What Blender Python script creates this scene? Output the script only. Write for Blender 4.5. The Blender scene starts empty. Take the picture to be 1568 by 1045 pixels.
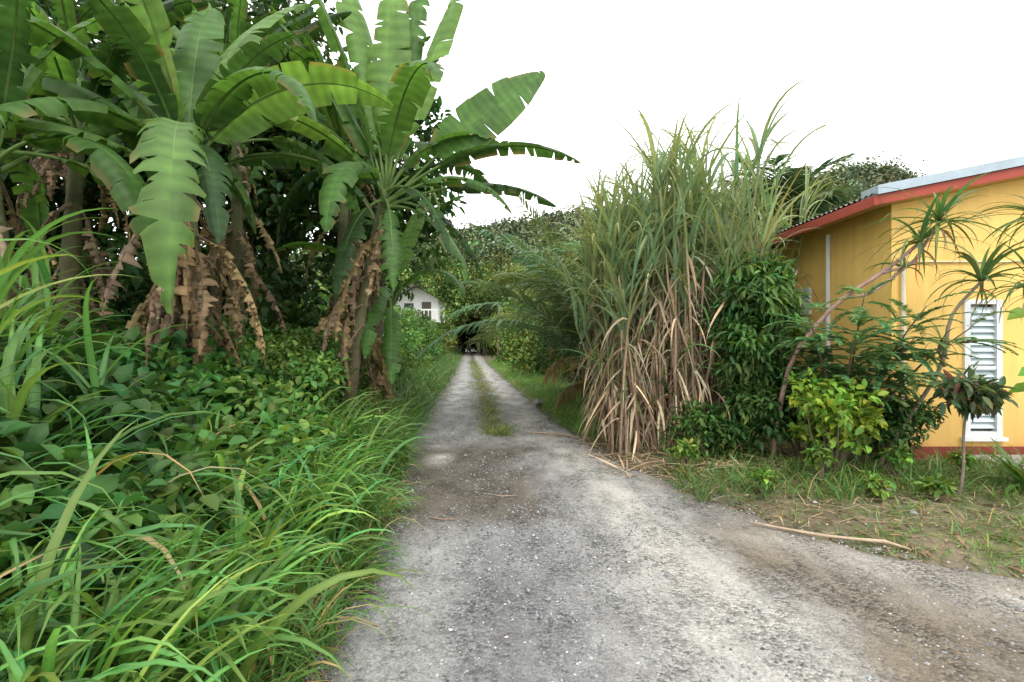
import bpy, numpy as np, math
rng=np.random.default_rng(11)
R=math.radians
scene=bpy.context.scene
# ------------------------------------------------------------------ helpers
def nrm(a): return a/np.maximum(np.linalg.norm(a,axis=-1,keepdims=True),1e-9)
def A(x,n): return np.broadcast_to(np.asarray(x,float),(n,)).astype(float)
def U(a,b,n): return rng.uniform(a,b,n)
def U1(a,b): return float(rng.uniform(a,b))
class MB:
    def __init__(s): s.V=[];s.C=[];s.Q=[];s.T=[];s.QM=[];s.TM=[];s.n=0
    def add(s,V,C,Q=None,T=None,m=0):
        V=np.asarray(V,float).reshape(-1,3); C=np.asarray(C,float)
        if C.ndim==1: C=np.tile(C,(len(V),1))
        C=C.reshape(-1,3)
        s.V.append(V);s.C.append(C)
        if Q is not None and len(Q):
            Q=np.asarray(Q,int).reshape(-1,4); s.Q.append(Q+s.n); s.QM.append(np.full(len(Q),m))
        if T is not None and len(T):
            T=np.asarray(T,int).reshape(-1,3); s.T.append(T+s.n); s.TM.append(np.full(len(T),m))
        s.n+=len(V)
    def box(s,a,b,C,m=0):
        x0,y0,z0=a;x1,y1,z1=b
        V=[(x0,y0,z0),(x1,y0,z0),(x1,y1,z0),(x0,y1,z0),(x0,y0,z1),(x1,y0,z1),(x1,y1,z1),(x0,y1,z1)]
        s.add(V,C,[(0,3,2,1),(4,5,6,7),(0,1,5,4),(1,2,6,5),(2,3,7,6),(3,0,4,7)],m=m)
    def obj(s,name,mats,smooth=True,parent=None):
        V=np.concatenate(s.V);C=np.concatenate(s.C)
        Q=np.concatenate(s.Q) if s.Q else np.zeros((0,4),int)
        T=np.concatenate(s.T) if s.T else np.zeros((0,3),int)
        me=bpy.data.meshes.new(name)
        me.vertices.add(len(V)); me.vertices.foreach_set('co',V.ravel().astype(np.float32))
        nl=len(Q)*4+len(T)*3
        me.loops.add(nl); me.loops.foreach_set('vertex_index',np.concatenate([Q.ravel(),T.ravel()]).astype(np.int32))
        me.polygons.add(len(Q)+len(T))
        st=np.concatenate([np.arange(len(Q))*4,len(Q)*4+np.arange(len(T))*3]).astype(np.int32)
        me.polygons.foreach_set('loop_start',st)
        mi=np.concatenate([np.concatenate(s.QM) if s.QM else np.zeros(0),np.concatenate(s.TM) if s.TM else np.zeros(0)]).astype(np.int32)
        if not isinstance(mats,(list,tuple)): mats=[mats]
        for m in mats: me.materials.append(m)
        me.polygons.foreach_set('material_index',mi)
        me.polygons.foreach_set('use_smooth',np.full(len(mi),smooth))
        at=me.attributes.new('Col','FLOAT_COLOR','POINT')
        at.data.foreach_set('color',np.concatenate([C,np.ones((len(C),1))],1).ravel().astype(np.float32))
        me.update(calc_edges=True); me.validate()
        o=bpy.data.objects.new(name,me); scene.collection.objects.link(o)
        if parent: o.parent=parent
        return o
def empty(name):
    o=bpy.data.objects.new(name,None); scene.collection.objects.link(o); return o
def tube(mb,pts,rads,ns,col,m=0):
    pts=np.asarray(pts,float);n=len(pts);rads=A(rads,n) if np.ndim(rads)==0 else np.asarray(rads,float)
    d=nrm(np.gradient(pts,axis=0)); ref=np.array([0.31,0.2,.93]) if abs(d[:,2]).mean()<.8 else np.array([1,.1,.05])
    s=nrm(np.cross(d,ref));u=np.cross(d,s);a=np.arange(ns)/ns*2*np.pi
    V=pts[:,None]+rads[:,None,None]*(np.cos(a)[None,:,None]*s[:,None]+np.sin(a)[None,:,None]*u[:,None])
    i=np.arange(n-1)[:,None]*ns;j=np.arange(ns)[None];k=(j+1)%ns
    Q=np.stack([i+j,i+k,i+ns+k,i+ns+j],-1)
    c=np.asarray(col,float)
    if c.ndim==2: c=np.repeat(c,ns,0)
    mb.add(V,c,Q,m=m)
def varcol(col,n,v=.2,y=.15):
    c=np.tile(np.asarray(col,float),(n,1)) if np.ndim(col)==1 else np.array(col,float)
    c=c*np.exp(rng.normal(0,v,(n,1)))
    s=rng.normal(0,y,n); c[:,0]*=np.exp(s*1.2); c[:,2]*=np.exp(-s*.5)
    return c
def ribbons(mb,P,az,el,L,W,bend,nseg,col,shape='grass',fold=.35,roll=0,curl=0,m=0,pw=1.2,floor=None,tipcol=None):
    P=np.asarray(P,float);n=len(P);az=A(az,n);el=A(el,n);L=A(L,n);W=A(W,n);bend=A(bend,n);roll=A(roll,n);curl=A(curl,n)
    t=np.linspace(0,1,nseg+1)
    e=el[:,None]-bend[:,None]*t**pw; a=az[:,None]+curl[:,None]*t
    d=np.stack([np.cos(e)*np.cos(a),np.cos(e)*np.sin(a),np.sin(e)],-1)
    dm=(d[:,1:]+d[:,:-1])/2
    pts=np.concatenate([P[:,None],P[:,None]+np.cumsum(dm*(L/nseg)[:,None,None],1)],1)
    s=np.stack([-np.sin(a),np.cos(a),0*a],-1);u=np.cross(d,s)*1.0
    rr=roll[:,None,None]
    s2=s*np.cos(rr)+u*np.sin(rr);u2=u*np.cos(rr)-s*np.sin(rr)
    u2=np.where(u2[...,2:3]<0,-u2,u2)
    if shape=='grass': w=np.clip((t+.12)/.3,0,1)**.5*(1-t**2.2)
    elif shape=='leaf': w=np.sin(np.pi*np.clip(t,0,1)**.8)**.8
    else: w=np.sin(np.pi*(t*.93+.05))**.5
    w=w*0.5
    if floor is not None:
        g=floor(pts[...,0],pts[...,1])+.012; pts[...,2]=np.maximum(pts[...,2],g)
    ww=W[:,None,None]*w[None,:,None]
    V=np.stack([pts+s2*ww+u2*ww*fold,pts,pts-s2*ww+u2*ww*fold],2)
    b=(np.arange(n)*(nseg+1)*3)[:,None]+(np.arange(nseg)*3)[None]
    Q=np.concatenate([np.stack([b,b+1,b+4,b+3],-1),np.stack([b+1,b+2,b+5,b+4],-1)],0)
    c=np.asarray(col,float)
    if c.ndim==1:c=np.tile(c,(n,1))
    C=np.repeat(np.repeat(c[:,None],nseg+1,1)[:,:,None],3,2)
    if tipcol is not None:
        k=(t**3)[None,:,None,None]; C=C*(1-k)+np.asarray(tipcol)[None,None,None]*k
    C=C.copy();C[:,:,1]*=1.25
    mb.add(V,C,Q,m=m)
    return pts
def leaves(mb,P,D,N,L,W,col,m=0,sag=.15,fold=.2):
    n=len(P);L=A(L,n)[:,None];W=A(W,n)[:,None]
    D=nrm(D);S=nrm(np.cross(D,N));Un=np.cross(S,D)
    tip=P+D*L-Un*L*sag
    V=np.stack([P,P+D*.3*L+S*W*.48+Un*W*fold,P+D*.68*L+S*W*.4+Un*W*fold-Un*L*sag*.4,tip,P+D*.68*L-S*W*.4+Un*W*fold-Un*L*sag*.4,P+D*.3*L-S*W*.48+Un*W*fold],1)
    b=np.arange(n)[:,None]*6
    Q=np.concatenate([b+np.array([[0,1,2,3]]),b+np.array([[0,3,4,5]])],0)
    c=np.asarray(col,float)
    if c.ndim==1:c=np.tile(c,(n,1))
    mb.add(V,np.repeat(c,6,0),Q,m=m)
def canopy(mb,C,Rd,nl,LL,LW,col,cvar=.28,droop=.25,sq=.8,m=0,yv=.15):
    C=np.asarray(C,float);k=len(C);Rd=A(Rd,k);n=k*nl
    i=np.repeat(np.arange(k),nl);u=nrm(rng.normal(size=(n,3)))
    P=C[i]+u*(Rd[i]*rng.random(n)**.45)[:,None]*np.array([1,1,sq])
    D=u*.7+rng.normal(size=(n,3))*.5;D[:,2]-=droop
    N=np.array([0,0,1.])+u*.4+rng.normal(size=(n,3))*.35
    cf=np.exp(rng.normal(0,cvar,k))[i][:,None]
    ys_=rng.normal(0,yv,k)[i]
    s=U(.65,1.25,n)
    c=varcol(col,n,.15,yv)*cf;c[:,0]*=np.exp(ys_)
    leaves(mb,P,D,N,LL*s,LW*s,c,m=m)
def ell(n,c,r,surf=.5):
    u=nrm(rng.normal(size=(n,3)));return np.array(c)+u*(rng.random(n)**(1-surf*.8))[:,None]*np.array(r)*.9
def fn(x,y,s=1.,k=0.):
    x=x*s+k*13.1;y=y*s+k*7.7
    return (np.sin(x*1.3+y*.7+1)+np.sin(-x*.9+y*1.7+2.2)+np.sin(x*2.9-y*2.3+.5)*.6+np.sin(x*4.1+y*5.3)*.4+np.sin(-x*7.3+y*6.1)*.3)/3.3
# ------------------------------------------------------------------ materials
def newmat(name):
    m=bpy.data.materials.new(name);m.use_nodes=True;nt=m.node_tree
    for n in list(nt.nodes):nt.nodes.remove(n)
    return m,nt,nt.nodes.new('ShaderNodeOutputMaterial')
def leafmat(name,rough=.45,tr=.32,spec=.4,nscale=9,amt=.3):
    m,nt,out=newmat(name);N=nt.nodes.new;L=nt.links.new
    at=N('ShaderNodeAttribute');at.attribute_name='Col'
    no=N('ShaderNodeTexNoise');no.inputs['Scale'].default_value=nscale;no.inputs['Detail'].default_value=3
    tc=N('ShaderNodeTexCoord');L(tc.outputs['Object'],no.inputs['Vector'])
    mr=N('ShaderNodeMapRange');mr.inputs['To Min'].default_value=1-amt;mr.inputs['To Max'].default_value=1+amt
    L(no.outputs['Fac'],mr.inputs['Value'])
    mu=N('ShaderNodeVectorMath');mu.operation='SCALE';L(at.outputs['Color'],mu.inputs[0]);L(mr.outputs[0],mu.inputs['Scale'])
    if spec>0:
        p=N('ShaderNodeBsdfPrincipled');L(mu.outputs[0],p.inputs['Base Color']);p.inputs['Roughness'].default_value=rough
        p.inputs['Specular IOR Level'].default_value=spec
    else:
        p=N('ShaderNodeBsdfDiffuse');L(mu.outputs[0],p.inputs['Color'])
    if tr<=0:
        L(p.outputs[0],out.inputs['Surface']);return m
    t=N('ShaderNodeBsdfTranslucent');m2=N('ShaderNodeVectorMath');m2.operation='MULTIPLY';m2.inputs[1].default_value=(1.6,1.5,.8)
    L(mu.outputs[0],m2.inputs[0]);L(m2.outputs[0],t.inputs['Color'])
    mx=N('ShaderNodeMixShader');mx.inputs[0].default_value=tr
    L(p.outputs[0],mx.inputs[1]);L(t.outputs[0],mx.inputs[2]);L(mx.outputs[0],out.inputs['Surface'])
    return m
def solid(name,rough=.8,ns=6,amt=.25,bump=.3,bscale=40,metal=0,spec=.3,stain=None):
    m,nt,out=newmat(name);N=nt.nodes.new;L=nt.links.new
    at=N('ShaderNodeAttribute');at.attribute_name='Col';tc=N('ShaderNodeTexCoord')
    no=N('ShaderNodeTexNoise');no.inputs['Scale'].default_value=ns;no.inputs['Detail'].default_value=8;no.inputs['Roughness'].default_value=.65
    L(tc.outputs['Object'],no.inputs['Vector'])
    mr=N('ShaderNodeMapRange');mr.inputs['From Min'].default_value=.25;mr.inputs['From Max'].default_value=.75
    mr.inputs['To Min'].default_value=1-amt;mr.inputs['To Max'].default_value=1+amt;L(no.outputs['Fac'],mr.inputs['Value'])
    mu=N('ShaderNodeVectorMath');mu.operation='SCALE';L(at.outputs['Color'],mu.inputs[0]);L(mr.outputs[0],mu.inputs['Scale'])
    colout=mu.outputs[0]
    if stain:
        sp=N('ShaderNodeSeparateXYZ');L(tc.outputs['Object'],sp.inputs[0])
        s1=N('ShaderNodeMapRange');s1.inputs['From Min'].default_value=1.0;s1.inputs['From Max'].default_value=.1;L(sp.outputs['Z'],s1.inputs['Value'])
        mm=N('ShaderNodeMath');mm.operation='MULTIPLY';L(s1.outputs[0],mm.inputs[0]);L(no.outputs['Fac'],mm.inputs[1])
        mix=N('ShaderNodeMix');mix.data_type='RGBA';L(mm.outputs[0],mix.inputs['Factor']);L(colout,mix.inputs['A']);mix.inputs['B'].default_value=(*stain,1)
        mp=N('ShaderNodeMapping');mp.inputs['Scale'].default_value=(9,9,.5);L(tc.outputs['Object'],mp.inputs['Vector'])
        n5=N('ShaderNodeTexNoise');n5.inputs['Scale'].default_value=1.;n5.inputs['Detail'].default_value=5;L(mp.outputs[0],n5.inputs['Vector'])
        m5=N('ShaderNodeMapRange');m5.inputs['From Min'].default_value=.35;m5.inputs['From Max'].default_value=.7;m5.inputs['To Min'].default_value=1.03;m5.inputs['To Max'].default_value=.92;L(n5.outputs['Fac'],m5.inputs['Value'])
        m6=N('ShaderNodeVectorMath');m6.operation='SCALE';L(mix.outputs['Result'],m6.inputs[0]);L(m5.outputs[0],m6.inputs['Scale'])
        colout=m6.outputs[0]
    p=N('ShaderNodeBsdfPrincipled');L(colout,p.inputs['Base Color']);p.inputs['Roughness'].default_value=rough;p.inputs['Metallic'].default_value=metal;p.inputs['Specular IOR Level'].default_value=spec
    n2=N('ShaderNodeTexNoise');n2.inputs['Scale'].default_value=bscale;n2.inputs['Detail'].default_value=6;L(tc.outputs['Object'],n2.inputs['Vector'])
    b=N('ShaderNodeBump');b.inputs['Strength'].default_value=bump;b.inputs['Distance'].default_value=.02;L(n2.outputs['Fac'],b.inputs['Height']);L(b.outputs[0],p.inputs['Normal'])
    L(p.outputs[0],out.inputs['Surface']);return m
def roadmat():
    m,nt,out=newmat('gravel_road');N=nt.nodes.new;L=nt.links.new
    at=N('ShaderNodeAttribute');at.attribute_name='Col';tc=N('ShaderNodeTexCoord')
    vo=N('ShaderNodeTexVoronoi');vo.inputs['Scale'].default_value=52;L(tc.outputs['Object'],vo.inputs['Vector'])
    v2=N('ShaderNodeTexVoronoi');v2.inputs['Scale'].default_value=110;L(tc.outputs['Object'],v2.inputs['Vector'])
    no=N('ShaderNodeTexNoise');no.inputs['Scale'].default_value=2.6;no.inputs['Detail'].default_value=12;no.inputs['Roughness'].default_value=.76;L(tc.outputs['Object'],no.inputs['Vector'])
    mp=N('ShaderNodeMapping');mp.inputs['Scale'].default_value=(1.9,.8,1);mp.inputs['Rotation'].default_value=(0,0,.25);L(tc.outputs['Object'],mp.inputs['Vector'])
    n3=N('ShaderNodeTexNoise');n3.inputs['Scale'].default_value=1.6;n3.inputs['Detail'].default_value=9;n3.inputs['Roughness'].default_value=.65;L(mp.outputs[0],n3.inputs['Vector'])
    gm=N('ShaderNodeMapRange');gm.inputs['From Min'].default_value=.4;gm.inputs['From Max'].default_value=.6;L(n3.outputs['Fac'],gm.inputs['Value'])
    sp=N('ShaderNodeSeparateColor');L(vo.outputs['Color'],sp.inputs[0])
    st=N('ShaderNodeMapRange');st.inputs['To Min'].default_value=.42;st.inputs['To Max'].default_value=1.55;L(sp.outputs[0],st.inputs['Value'])
    sp2=N('ShaderNodeSeparateColor');L(v2.outputs['Color'],sp2.inputs[0])
    s2=N('ShaderNodeMapRange');s2.inputs['To Min'].default_value=.72;s2.inputs['To Max'].default_value=1.28;L(sp2.outputs[0],s2.inputs['Value'])
    mx=N('ShaderNodeMix');L(gm.outputs[0],mx.inputs['Factor']);L(s2.outputs[0],mx.inputs['A']);L(st.outputs[0],mx.inputs['B'])
    nm=N('ShaderNodeMapRange');nm.inputs['From Min'].default_value=.3;nm.inputs['From Max'].default_value=.7;nm.inputs['To Min'].default_value=.72;nm.inputs['To Max'].default_value=1.24;L(no.outputs['Fac'],nm.inputs['Value'])
    g2=N('ShaderNodeMapRange');g2.inputs['To Min'].default_value=1.08;g2.inputs['To Max'].default_value=.84;L(gm.outputs[0],g2.inputs['Value'])
    ml=N('ShaderNodeMath');ml.operation='MULTIPLY';L(mx.outputs[0],ml.inputs[0]);L(nm.outputs[0],ml.inputs[1])
    ml2=N('ShaderNodeMath');ml2.operation='MULTIPLY';L(ml.outputs[0],ml2.inputs[0]);L(g2.outputs[0],ml2.inputs[1])
    mu=N('ShaderNodeVectorMath');mu.operation='SCALE';L(at.outputs['Color'],mu.inputs[0]);L(ml2.outputs[0],mu.inputs['Scale'])
    p=N('ShaderNodeBsdfPrincipled');p.inputs['Roughness'].default_value=.9;p.inputs['Specular IOR Level'].default_value=.2;L(mu.outputs[0],p.inputs['Base Color'])
    h=N('ShaderNodeMath');h.operation='MULTIPLY';L(vo.outputs['Distance'],h.inputs[0]);L(gm.outputs[0],h.inputs[1])
    h2=N('ShaderNodeMath');h2.operation='SUBTRACT';L(no.outputs['Fac'],h2.inputs[0]);L(h.outputs[0],h2.inputs[1])
    b=N('ShaderNodeBump');b.inputs['Strength'].default_value=.8;b.inputs['Distance'].default_value=.03;L(h2.outputs[0],b.inputs['Height']);L(b.outputs[0],p.inputs['Normal'])
    L(p.outputs[0],out.inputs['Surface']);return m
M_grass=leafmat('grass_blade',.45,.33,.35);M_leaf=leafmat('leaf',.5,.28,.3);M_ban=leafmat('banana_leaf',.5,.4,.3,6,.45)
M_dry=leafmat('dry_leaf',.8,.15,.1,14,.5);M_far=leafmat('far_foliage',.7,0,0,.4)
M_bark=solid('bark',.85,8,.35,.6,30);M_soil=solid('soil',.95,1.5,.35,.6,25);M_stone=solid('stone',.9,20,.25,.5,60)
M_wall=solid('painted_wall',.7,1.2,.09,.12,60,stain=(.35,.16,.05));M_paint=solid('trim_paint',.5,3,.15,.05,20);M_metal=solid('roof_metal',.4,2.5,.25,.1,8,metal=.3,spec=.5)
M_glass=solid('louvre_glass',.15,2,.1,.02,5,spec=.7);M_road=roadmat()
# ------------------------------------------------------------------ terrain + road
LY=[-60,-3,2.4,4.5,7.05,9.8,16,26,40,60,80,200];LX=[-1.,-1.,-1.0,-1.15,-1.62,-1.95,-2.35,-3.1,-4.3,-6.0,-7.6,-17]
RY=[-60,-3,1.6,2.3,2.9,3.45,3.8,4.5,5.5,7.05,9.8,16,26,33,60,80,200];RX=[14,14,13,9,5.4,3.5,2.85,2.3,1.9,1.4,.95,.3,-.7,-1.4,-3.6,-5.2,-14]
rl=lambda y:np.interp(y,LY,LX);rr_=lambda y:np.interp(y,RY,RX)
def ss(a,b,x):
    t=np.clip((x-a)/(b-a),0,1);return t*t*(3-2*t)
def gh(x,y):
    x=np.asarray(x,float);y=np.asarray(y,float)
    dl=rl(y)-x;dr=x-rr_(y)
    h=.5*ss(.15,2.6,dl)+.35*ss(3,9,dl)+.05*ss(0,.6,dr)+.02*fn(x,y,1.5)*ss(0,.5,np.maximum(dl,dr))
    h=np.where((dl<0)&(dr<0),-.03,h-.03*(1-ss(0,.3,np.maximum(dl,dr))))
    return h
def axis(lo,hi,d0,g):
    a=[0.]
    s=d0
    while a[-1]<hi: a.append(a[-1]+s);s=s*g if a[-1]>12 else s
    b=[0.];s=d0
    while b[-1]>lo: b.append(b[-1]-s);s=s*g if b[-1]<-8 else s
    return np.array(b[::-1][:-1]+a)
def grid(xs,ys,zf):
    X,Y=np.meshgrid(xs,ys);Z=zf(X,Y);V=np.stack([X,Y,Z],-1).reshape(-1,3);nx=len(xs);ny=len(ys)
    i=np.arange(ny-1)[:,None]*nx+np.arange(nx-1)[None]
    return V,np.stack([i,i+1,i+nx+1,i+nx],-1).reshape(-1,4)
V,Q=grid(axis(-450,450,.12,1.07),axis(-60,700,.12,1.05),gh)
n=fn(V[:,0],V[:,1],1.1)[:,None];n2=fn(V[:,0],V[:,1],4.,3)[:,None]
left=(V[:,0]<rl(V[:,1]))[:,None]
k=np.clip(.4+.6*n+.5*n2,0,1)
C=np.array([.17,.13,.09])*k+np.array([.10,.115,.05])*(1-k)
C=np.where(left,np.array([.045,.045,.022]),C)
C=np.where((np.abs(V[:,1:2])>60),np.array([.05,.08,.025]),C)
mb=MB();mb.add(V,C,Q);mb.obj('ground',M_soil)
ys=np.concatenate([np.arange(-12,14,.06),np.arange(14,40,.2),np.arange(40,150,1.)])
u=np.linspace(0,1,150)
Y=np.repeat(ys[:,None],150,1);lo=rl(ys)[:,None]+.10*fn(ys*0,ys,3.)[:,None]+.04*fn(ys*0,ys,11.)[:,None];hi=rr_(ys)[:,None]+.10*fn(ys*0,ys,2.3,5)[:,None]+.05*fn(ys*0,ys,9.,2)[:,None]
X=lo+(hi-lo)*u[None]
ed=np.minimum(X-lo,hi-X)
base=np.zeros(X.shape+(3,))+np.array([.25,.249,.242])
def mixc(b,c,w): w=np.clip(w,0,1);return b*(1-w[...,None])+np.array(c)*w[...,None]
gk=fn(X,Y,2.1,1)*.25+fn(X,Y,6.,2)*.12
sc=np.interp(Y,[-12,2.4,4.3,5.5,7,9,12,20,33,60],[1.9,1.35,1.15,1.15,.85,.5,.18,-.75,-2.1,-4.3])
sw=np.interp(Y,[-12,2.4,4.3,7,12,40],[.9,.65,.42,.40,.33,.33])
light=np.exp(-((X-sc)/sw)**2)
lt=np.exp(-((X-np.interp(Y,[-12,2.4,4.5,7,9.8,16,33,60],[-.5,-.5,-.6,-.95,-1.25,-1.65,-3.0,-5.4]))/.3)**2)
Z=.006+.008*fn(X,Y,1.3)-.018*light*ss(6,9,Y)-.018*lt*ss(6,9,Y)-.04*(1-ss(0,.12,ed))
base=mixc(base,[.165,.166,.168],.95*np.exp(-((X-.0-.08*(Y-3))/.5)**2)*ss(5.2,3.,Y)+gk*.7)
base=mixc(base,[.15,.15,.152],(.9*np.exp(-((X+1.)/.17)**2)+gk*.5)*ss(5,4,Y))
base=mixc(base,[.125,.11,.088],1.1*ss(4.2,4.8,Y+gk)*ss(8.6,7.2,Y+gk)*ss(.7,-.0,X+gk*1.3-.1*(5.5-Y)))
base=mixc(base,[.16,.15,.13],.8*ss(8,11,Y)*np.exp(-((X-rl(Y)-.25)/.3)**2)+gk*.3)
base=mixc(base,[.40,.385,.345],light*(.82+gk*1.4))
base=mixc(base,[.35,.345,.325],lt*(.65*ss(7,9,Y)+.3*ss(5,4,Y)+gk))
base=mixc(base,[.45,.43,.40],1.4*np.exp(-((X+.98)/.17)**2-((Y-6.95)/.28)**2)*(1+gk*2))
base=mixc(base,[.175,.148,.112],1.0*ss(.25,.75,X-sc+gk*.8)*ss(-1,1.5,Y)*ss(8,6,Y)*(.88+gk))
base=mixc(base,[.33,.31,.27],.85*np.exp(-((X-(3.2-.9*(Y-3)))/.36)**2)*ss(4.6,3.9,Y)*ss(.8,1.6,X)*(1+gk*1.5))
mid=(rl(Y)+rr_(Y))/2
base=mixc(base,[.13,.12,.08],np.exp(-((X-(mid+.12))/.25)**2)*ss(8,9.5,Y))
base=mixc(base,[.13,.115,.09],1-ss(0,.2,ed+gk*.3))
i=np.arange(len(ys)-1)[:,None]*150+np.arange(149)[None]
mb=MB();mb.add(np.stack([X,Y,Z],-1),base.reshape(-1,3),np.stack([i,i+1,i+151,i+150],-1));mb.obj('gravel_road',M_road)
def pebbles(mb,P,s,col):
    n=len(P);o=np.array([[1,0,0],[0,1,0],[-1,0,0],[0,-1,0],[0,0,.7],[0,0,-.5]],float)
    V=P[:,None]+o[None]*s[:,None,None]*U(.6,1.3,(n,6,1))
    a=U(0,6.28,n);c,s_=np.cos(a),np.sin(a);r=V-P[:,None]
    V=P[:,None]+np.stack([r[...,0]*c[:,None]-r[...,1]*s_[:,None],r[...,0]*s_[:,None]+r[...,1]*c[:,None],r[...,2]],-1)
    b=np.arange(n)[:,None,None]*6;T=b+np.array([[0,1,4],[1,2,4],[2,3,4],[3,0,4],[1,0,5],[2,1,5],[3,2,5],[0,3,5]])[None]
    mb.add(V,np.repeat(col,6,0),T=T)
mb=MB();n=52000
y=1.2+rng.random(n)**1.7*9;x=rl(y)+(np.minimum(rr_(y),6)-rl(y)+.4)*rng.random(n)-.05
keep=(fn(x,y*.5,2.4,4)+1.0*np.exp(-((x-.0)/.6)**2)*(y<5)+rng.normal(0,.45,n)>.25)|(x<rl(y)+.25);x=x[keep];y=y[keep];n=len(x)
s=np.exp(rng.normal(-4.98,.38,n))
pebbles(mb,np.stack([x,y,.006+s*.15],1),s,varcol([.21,.212,.21],n,.4,.05))
mb.obj('road_gravel',M_stone,False)
# ------------------------------------------------------------------ grasses
G1=[.065,.16,.038];G2=[.095,.20,.045]
def tuft_field(mb,xy,per,Lr,Wr,col,nseg=6,elr=(50,85),bend=(60,130),spread=.06,dry=.06,m=0,cv=.2,pw=1.3):
    k=len(xy);i=np.repeat(np.arange(k),per);n=len(i)
    P=xy[i]+rng.normal(0,spread,(n,2));z=gh(P[:,0],P[:,1])-.02
    P=np.concatenate([P,z[:,None]],1)
    az=U(0,6.283,n);L=U(*Lr,n)*np.exp(rng.normal(0,.15,k))[i]
    c=varcol(col,n,.15,.18)*np.exp(rng.normal(0,cv,k))[i][:,None]
    d=rng.random(n)<dry;c[d]=varcol([.32,.25,.12],d.sum(),.2,.1)
    ribbons(mb,P,az,R(1)*U(*elr,n),L,U(*Wr,n),R(1)*U(*bend,n),nseg,c,roll=rng.normal(0,.35,n),curl=rng.normal(0,.35,n),floor=gh,m=m,pw=pw)
mb=MB()
n=430;y=1.3+rng.random(n)**1.1*6.5;d=.14+rng.random(n)**1.2*1.25;xy=np.stack([rl(y)-d-.1,y],1)
tuft_field(mb,xy,10,(.6,1.1),(.028,.056),G2,9,(68,89),(75,155),.045,dry=.015,pw=1.9,cv=.32)
n=420;y=U(1.2,9,n);xy=np.stack([rl(y)-U(.0,.3,n),y],1)
tuft_field(mb,xy,9,(.25,.6),(.009,.022),G2,5,(35,80),(60,120),.05,dry=.12)
n=42;y=U(1.7,4.6,n);xy=np.stack([-2.1-rng.random(n)*2.2,y],1)
tuft_field(mb,xy,9,(.9,1.35),(.03,.055),G1,9,(66,88),(80,150),.06,dry=.02,pw=1.9)
mb.obj('guinea_grass',M_grass)
mb=MB()
for (cx,cy,hh,nn) in [(-3.0,3.1,1.35,8),(-3.7,3.6,1.65,10),(-3.1,2.6,1.1,6),(-4.2,4.2,1.7,7)]:
    for j in range(nn):
        bx,by=cx+rng.normal(0,.22),cy+rng.normal(0,.22);h=hh*U1(.6,1.1);z0=float(gh(bx,by))
        lx,ly=rng.normal(0,.12,2);t=np.linspace(0,1,5)[:,None]
        pts=np.array([bx,by,z0])+t*np.array([lx,ly,h]);tube(mb,pts,np.linspace(.009,.005,5),5,[.12,.2,.05])
        m_=8;tt=U(.25,1,m_);P=pts[0]+tt[:,None]*(pts[-1]-pts[0])
        ribbons(mb,P,U(0,6.28,m_),R(1)*U(50,82,m_),U(.7,1.15,m_),U(.032,.056,m_),R(1)*U(60,135,m_),9,varcol([.09,.20,.05],m_,.15),roll=rng.normal(0,.3,m_),curl=rng.normal(0,.3,m_),pw=1.7)
mb.obj('elephant_grass',M_grass)
mb=MB();n=1400;y=6+rng.random(n)**1.4*40;xy=np.stack([rl(y)-U(.0,1.2,n),y],1)
tuft_field(mb,xy,9,(.45,1.0),(.016,.032),[.07,.15,.033],5,(55,88),(60,150),.12,dry=.02,pw=1.6);mb.obj('roadside_grass',M_grass)
mb=MB();n=900;y=8.6+rng.random(n)**1.5*32;xy=np.stack([(rl(y)+rr_(y))/2+.14+rng.normal(0,.13,n)*np.interp(y,[8.6,10,20],[.9,1,1.4]),y],1)
keep=(fn(xy[:,0]*0,xy[:,1],1.5)>-.35)|(y<9.6);xy=xy[keep]
tuft_field(mb,xy,10,(.10,.28),(.007,.016),[.12,.18,.05],3,(30,85),(40,110),.06,dry=.15)
xy=np.array([[-.22,9.0],[-.35,9.2],[-.1,9.1],[-.3,8.9],[-.2,9.4]]);tuft_field(mb,xy,60,(.12,.3),(.007,.014),[.12,.19,.05],4,(30,85),(40,110),.14,dry=.1)
mb.obj('centre_strip_grass',M_grass)
mb=MB();n=4800;y=3.2+rng.random(n)**1.6*34
d=rng.random(n)**1.0*np.where(y<8,4.4,1.4);xy=np.stack([rr_(y)+.06+d,y],1)
k=fn(xy[:,0],xy[:,1],1.1)*.6+fn(xy[:,0],xy[:,1],4.,3)*.5+rng.normal(0,.35,n)
keep=((k<.45)|(y>7.5))&(xy[:,0]<9);xy=xy[keep]
tuft_field(mb,xy,9,(.05,.19),(.006,.012),[.115,.195,.05],3,(25,85),(30,110),.08,dry=.14)
n=1100;y=8+rng.random(n)**1.4*30;xy=np.stack([rr_(y)+U(.05,1.6,n),y],1)
tuft_field(mb,xy,9,(.18,.45),(.009,.018),[.12,.24,.05],4,(50,88),(40,120),.08,dry=.03)
n=300;x=U(1.8,7.2,n);xy=np.stack([x,U(4.9,6.5,n)],1)
tuft_field(mb,xy,10,(.18,.42),(.007,.014),[.09,.175,.04],4,(40,85),(40,120),.07,dry=.05)
mb.obj('verge_grass',M_grass)
mb=MB();n=2600;y=U(3.,7.2,n);x=rr_(y)+U(-.15,4.,n);P=np.stack([x,y,gh(x,y)+.02],1)
D=rng.normal(size=(n,3));D[:,2]*=.15;N=np.array([0,0,1])+rng.normal(size=(n,3))*.3
leaves(mb,P,D,N,U(.02,.11,n),U(.006,.028,n),varcol([.20,.145,.095],n,.4,.1))
n=1000;y=U(6.0,8.5,n);x=U(1.2,3.9,n);P=np.stack([x,y,gh(x,y)+.03],1)
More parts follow.
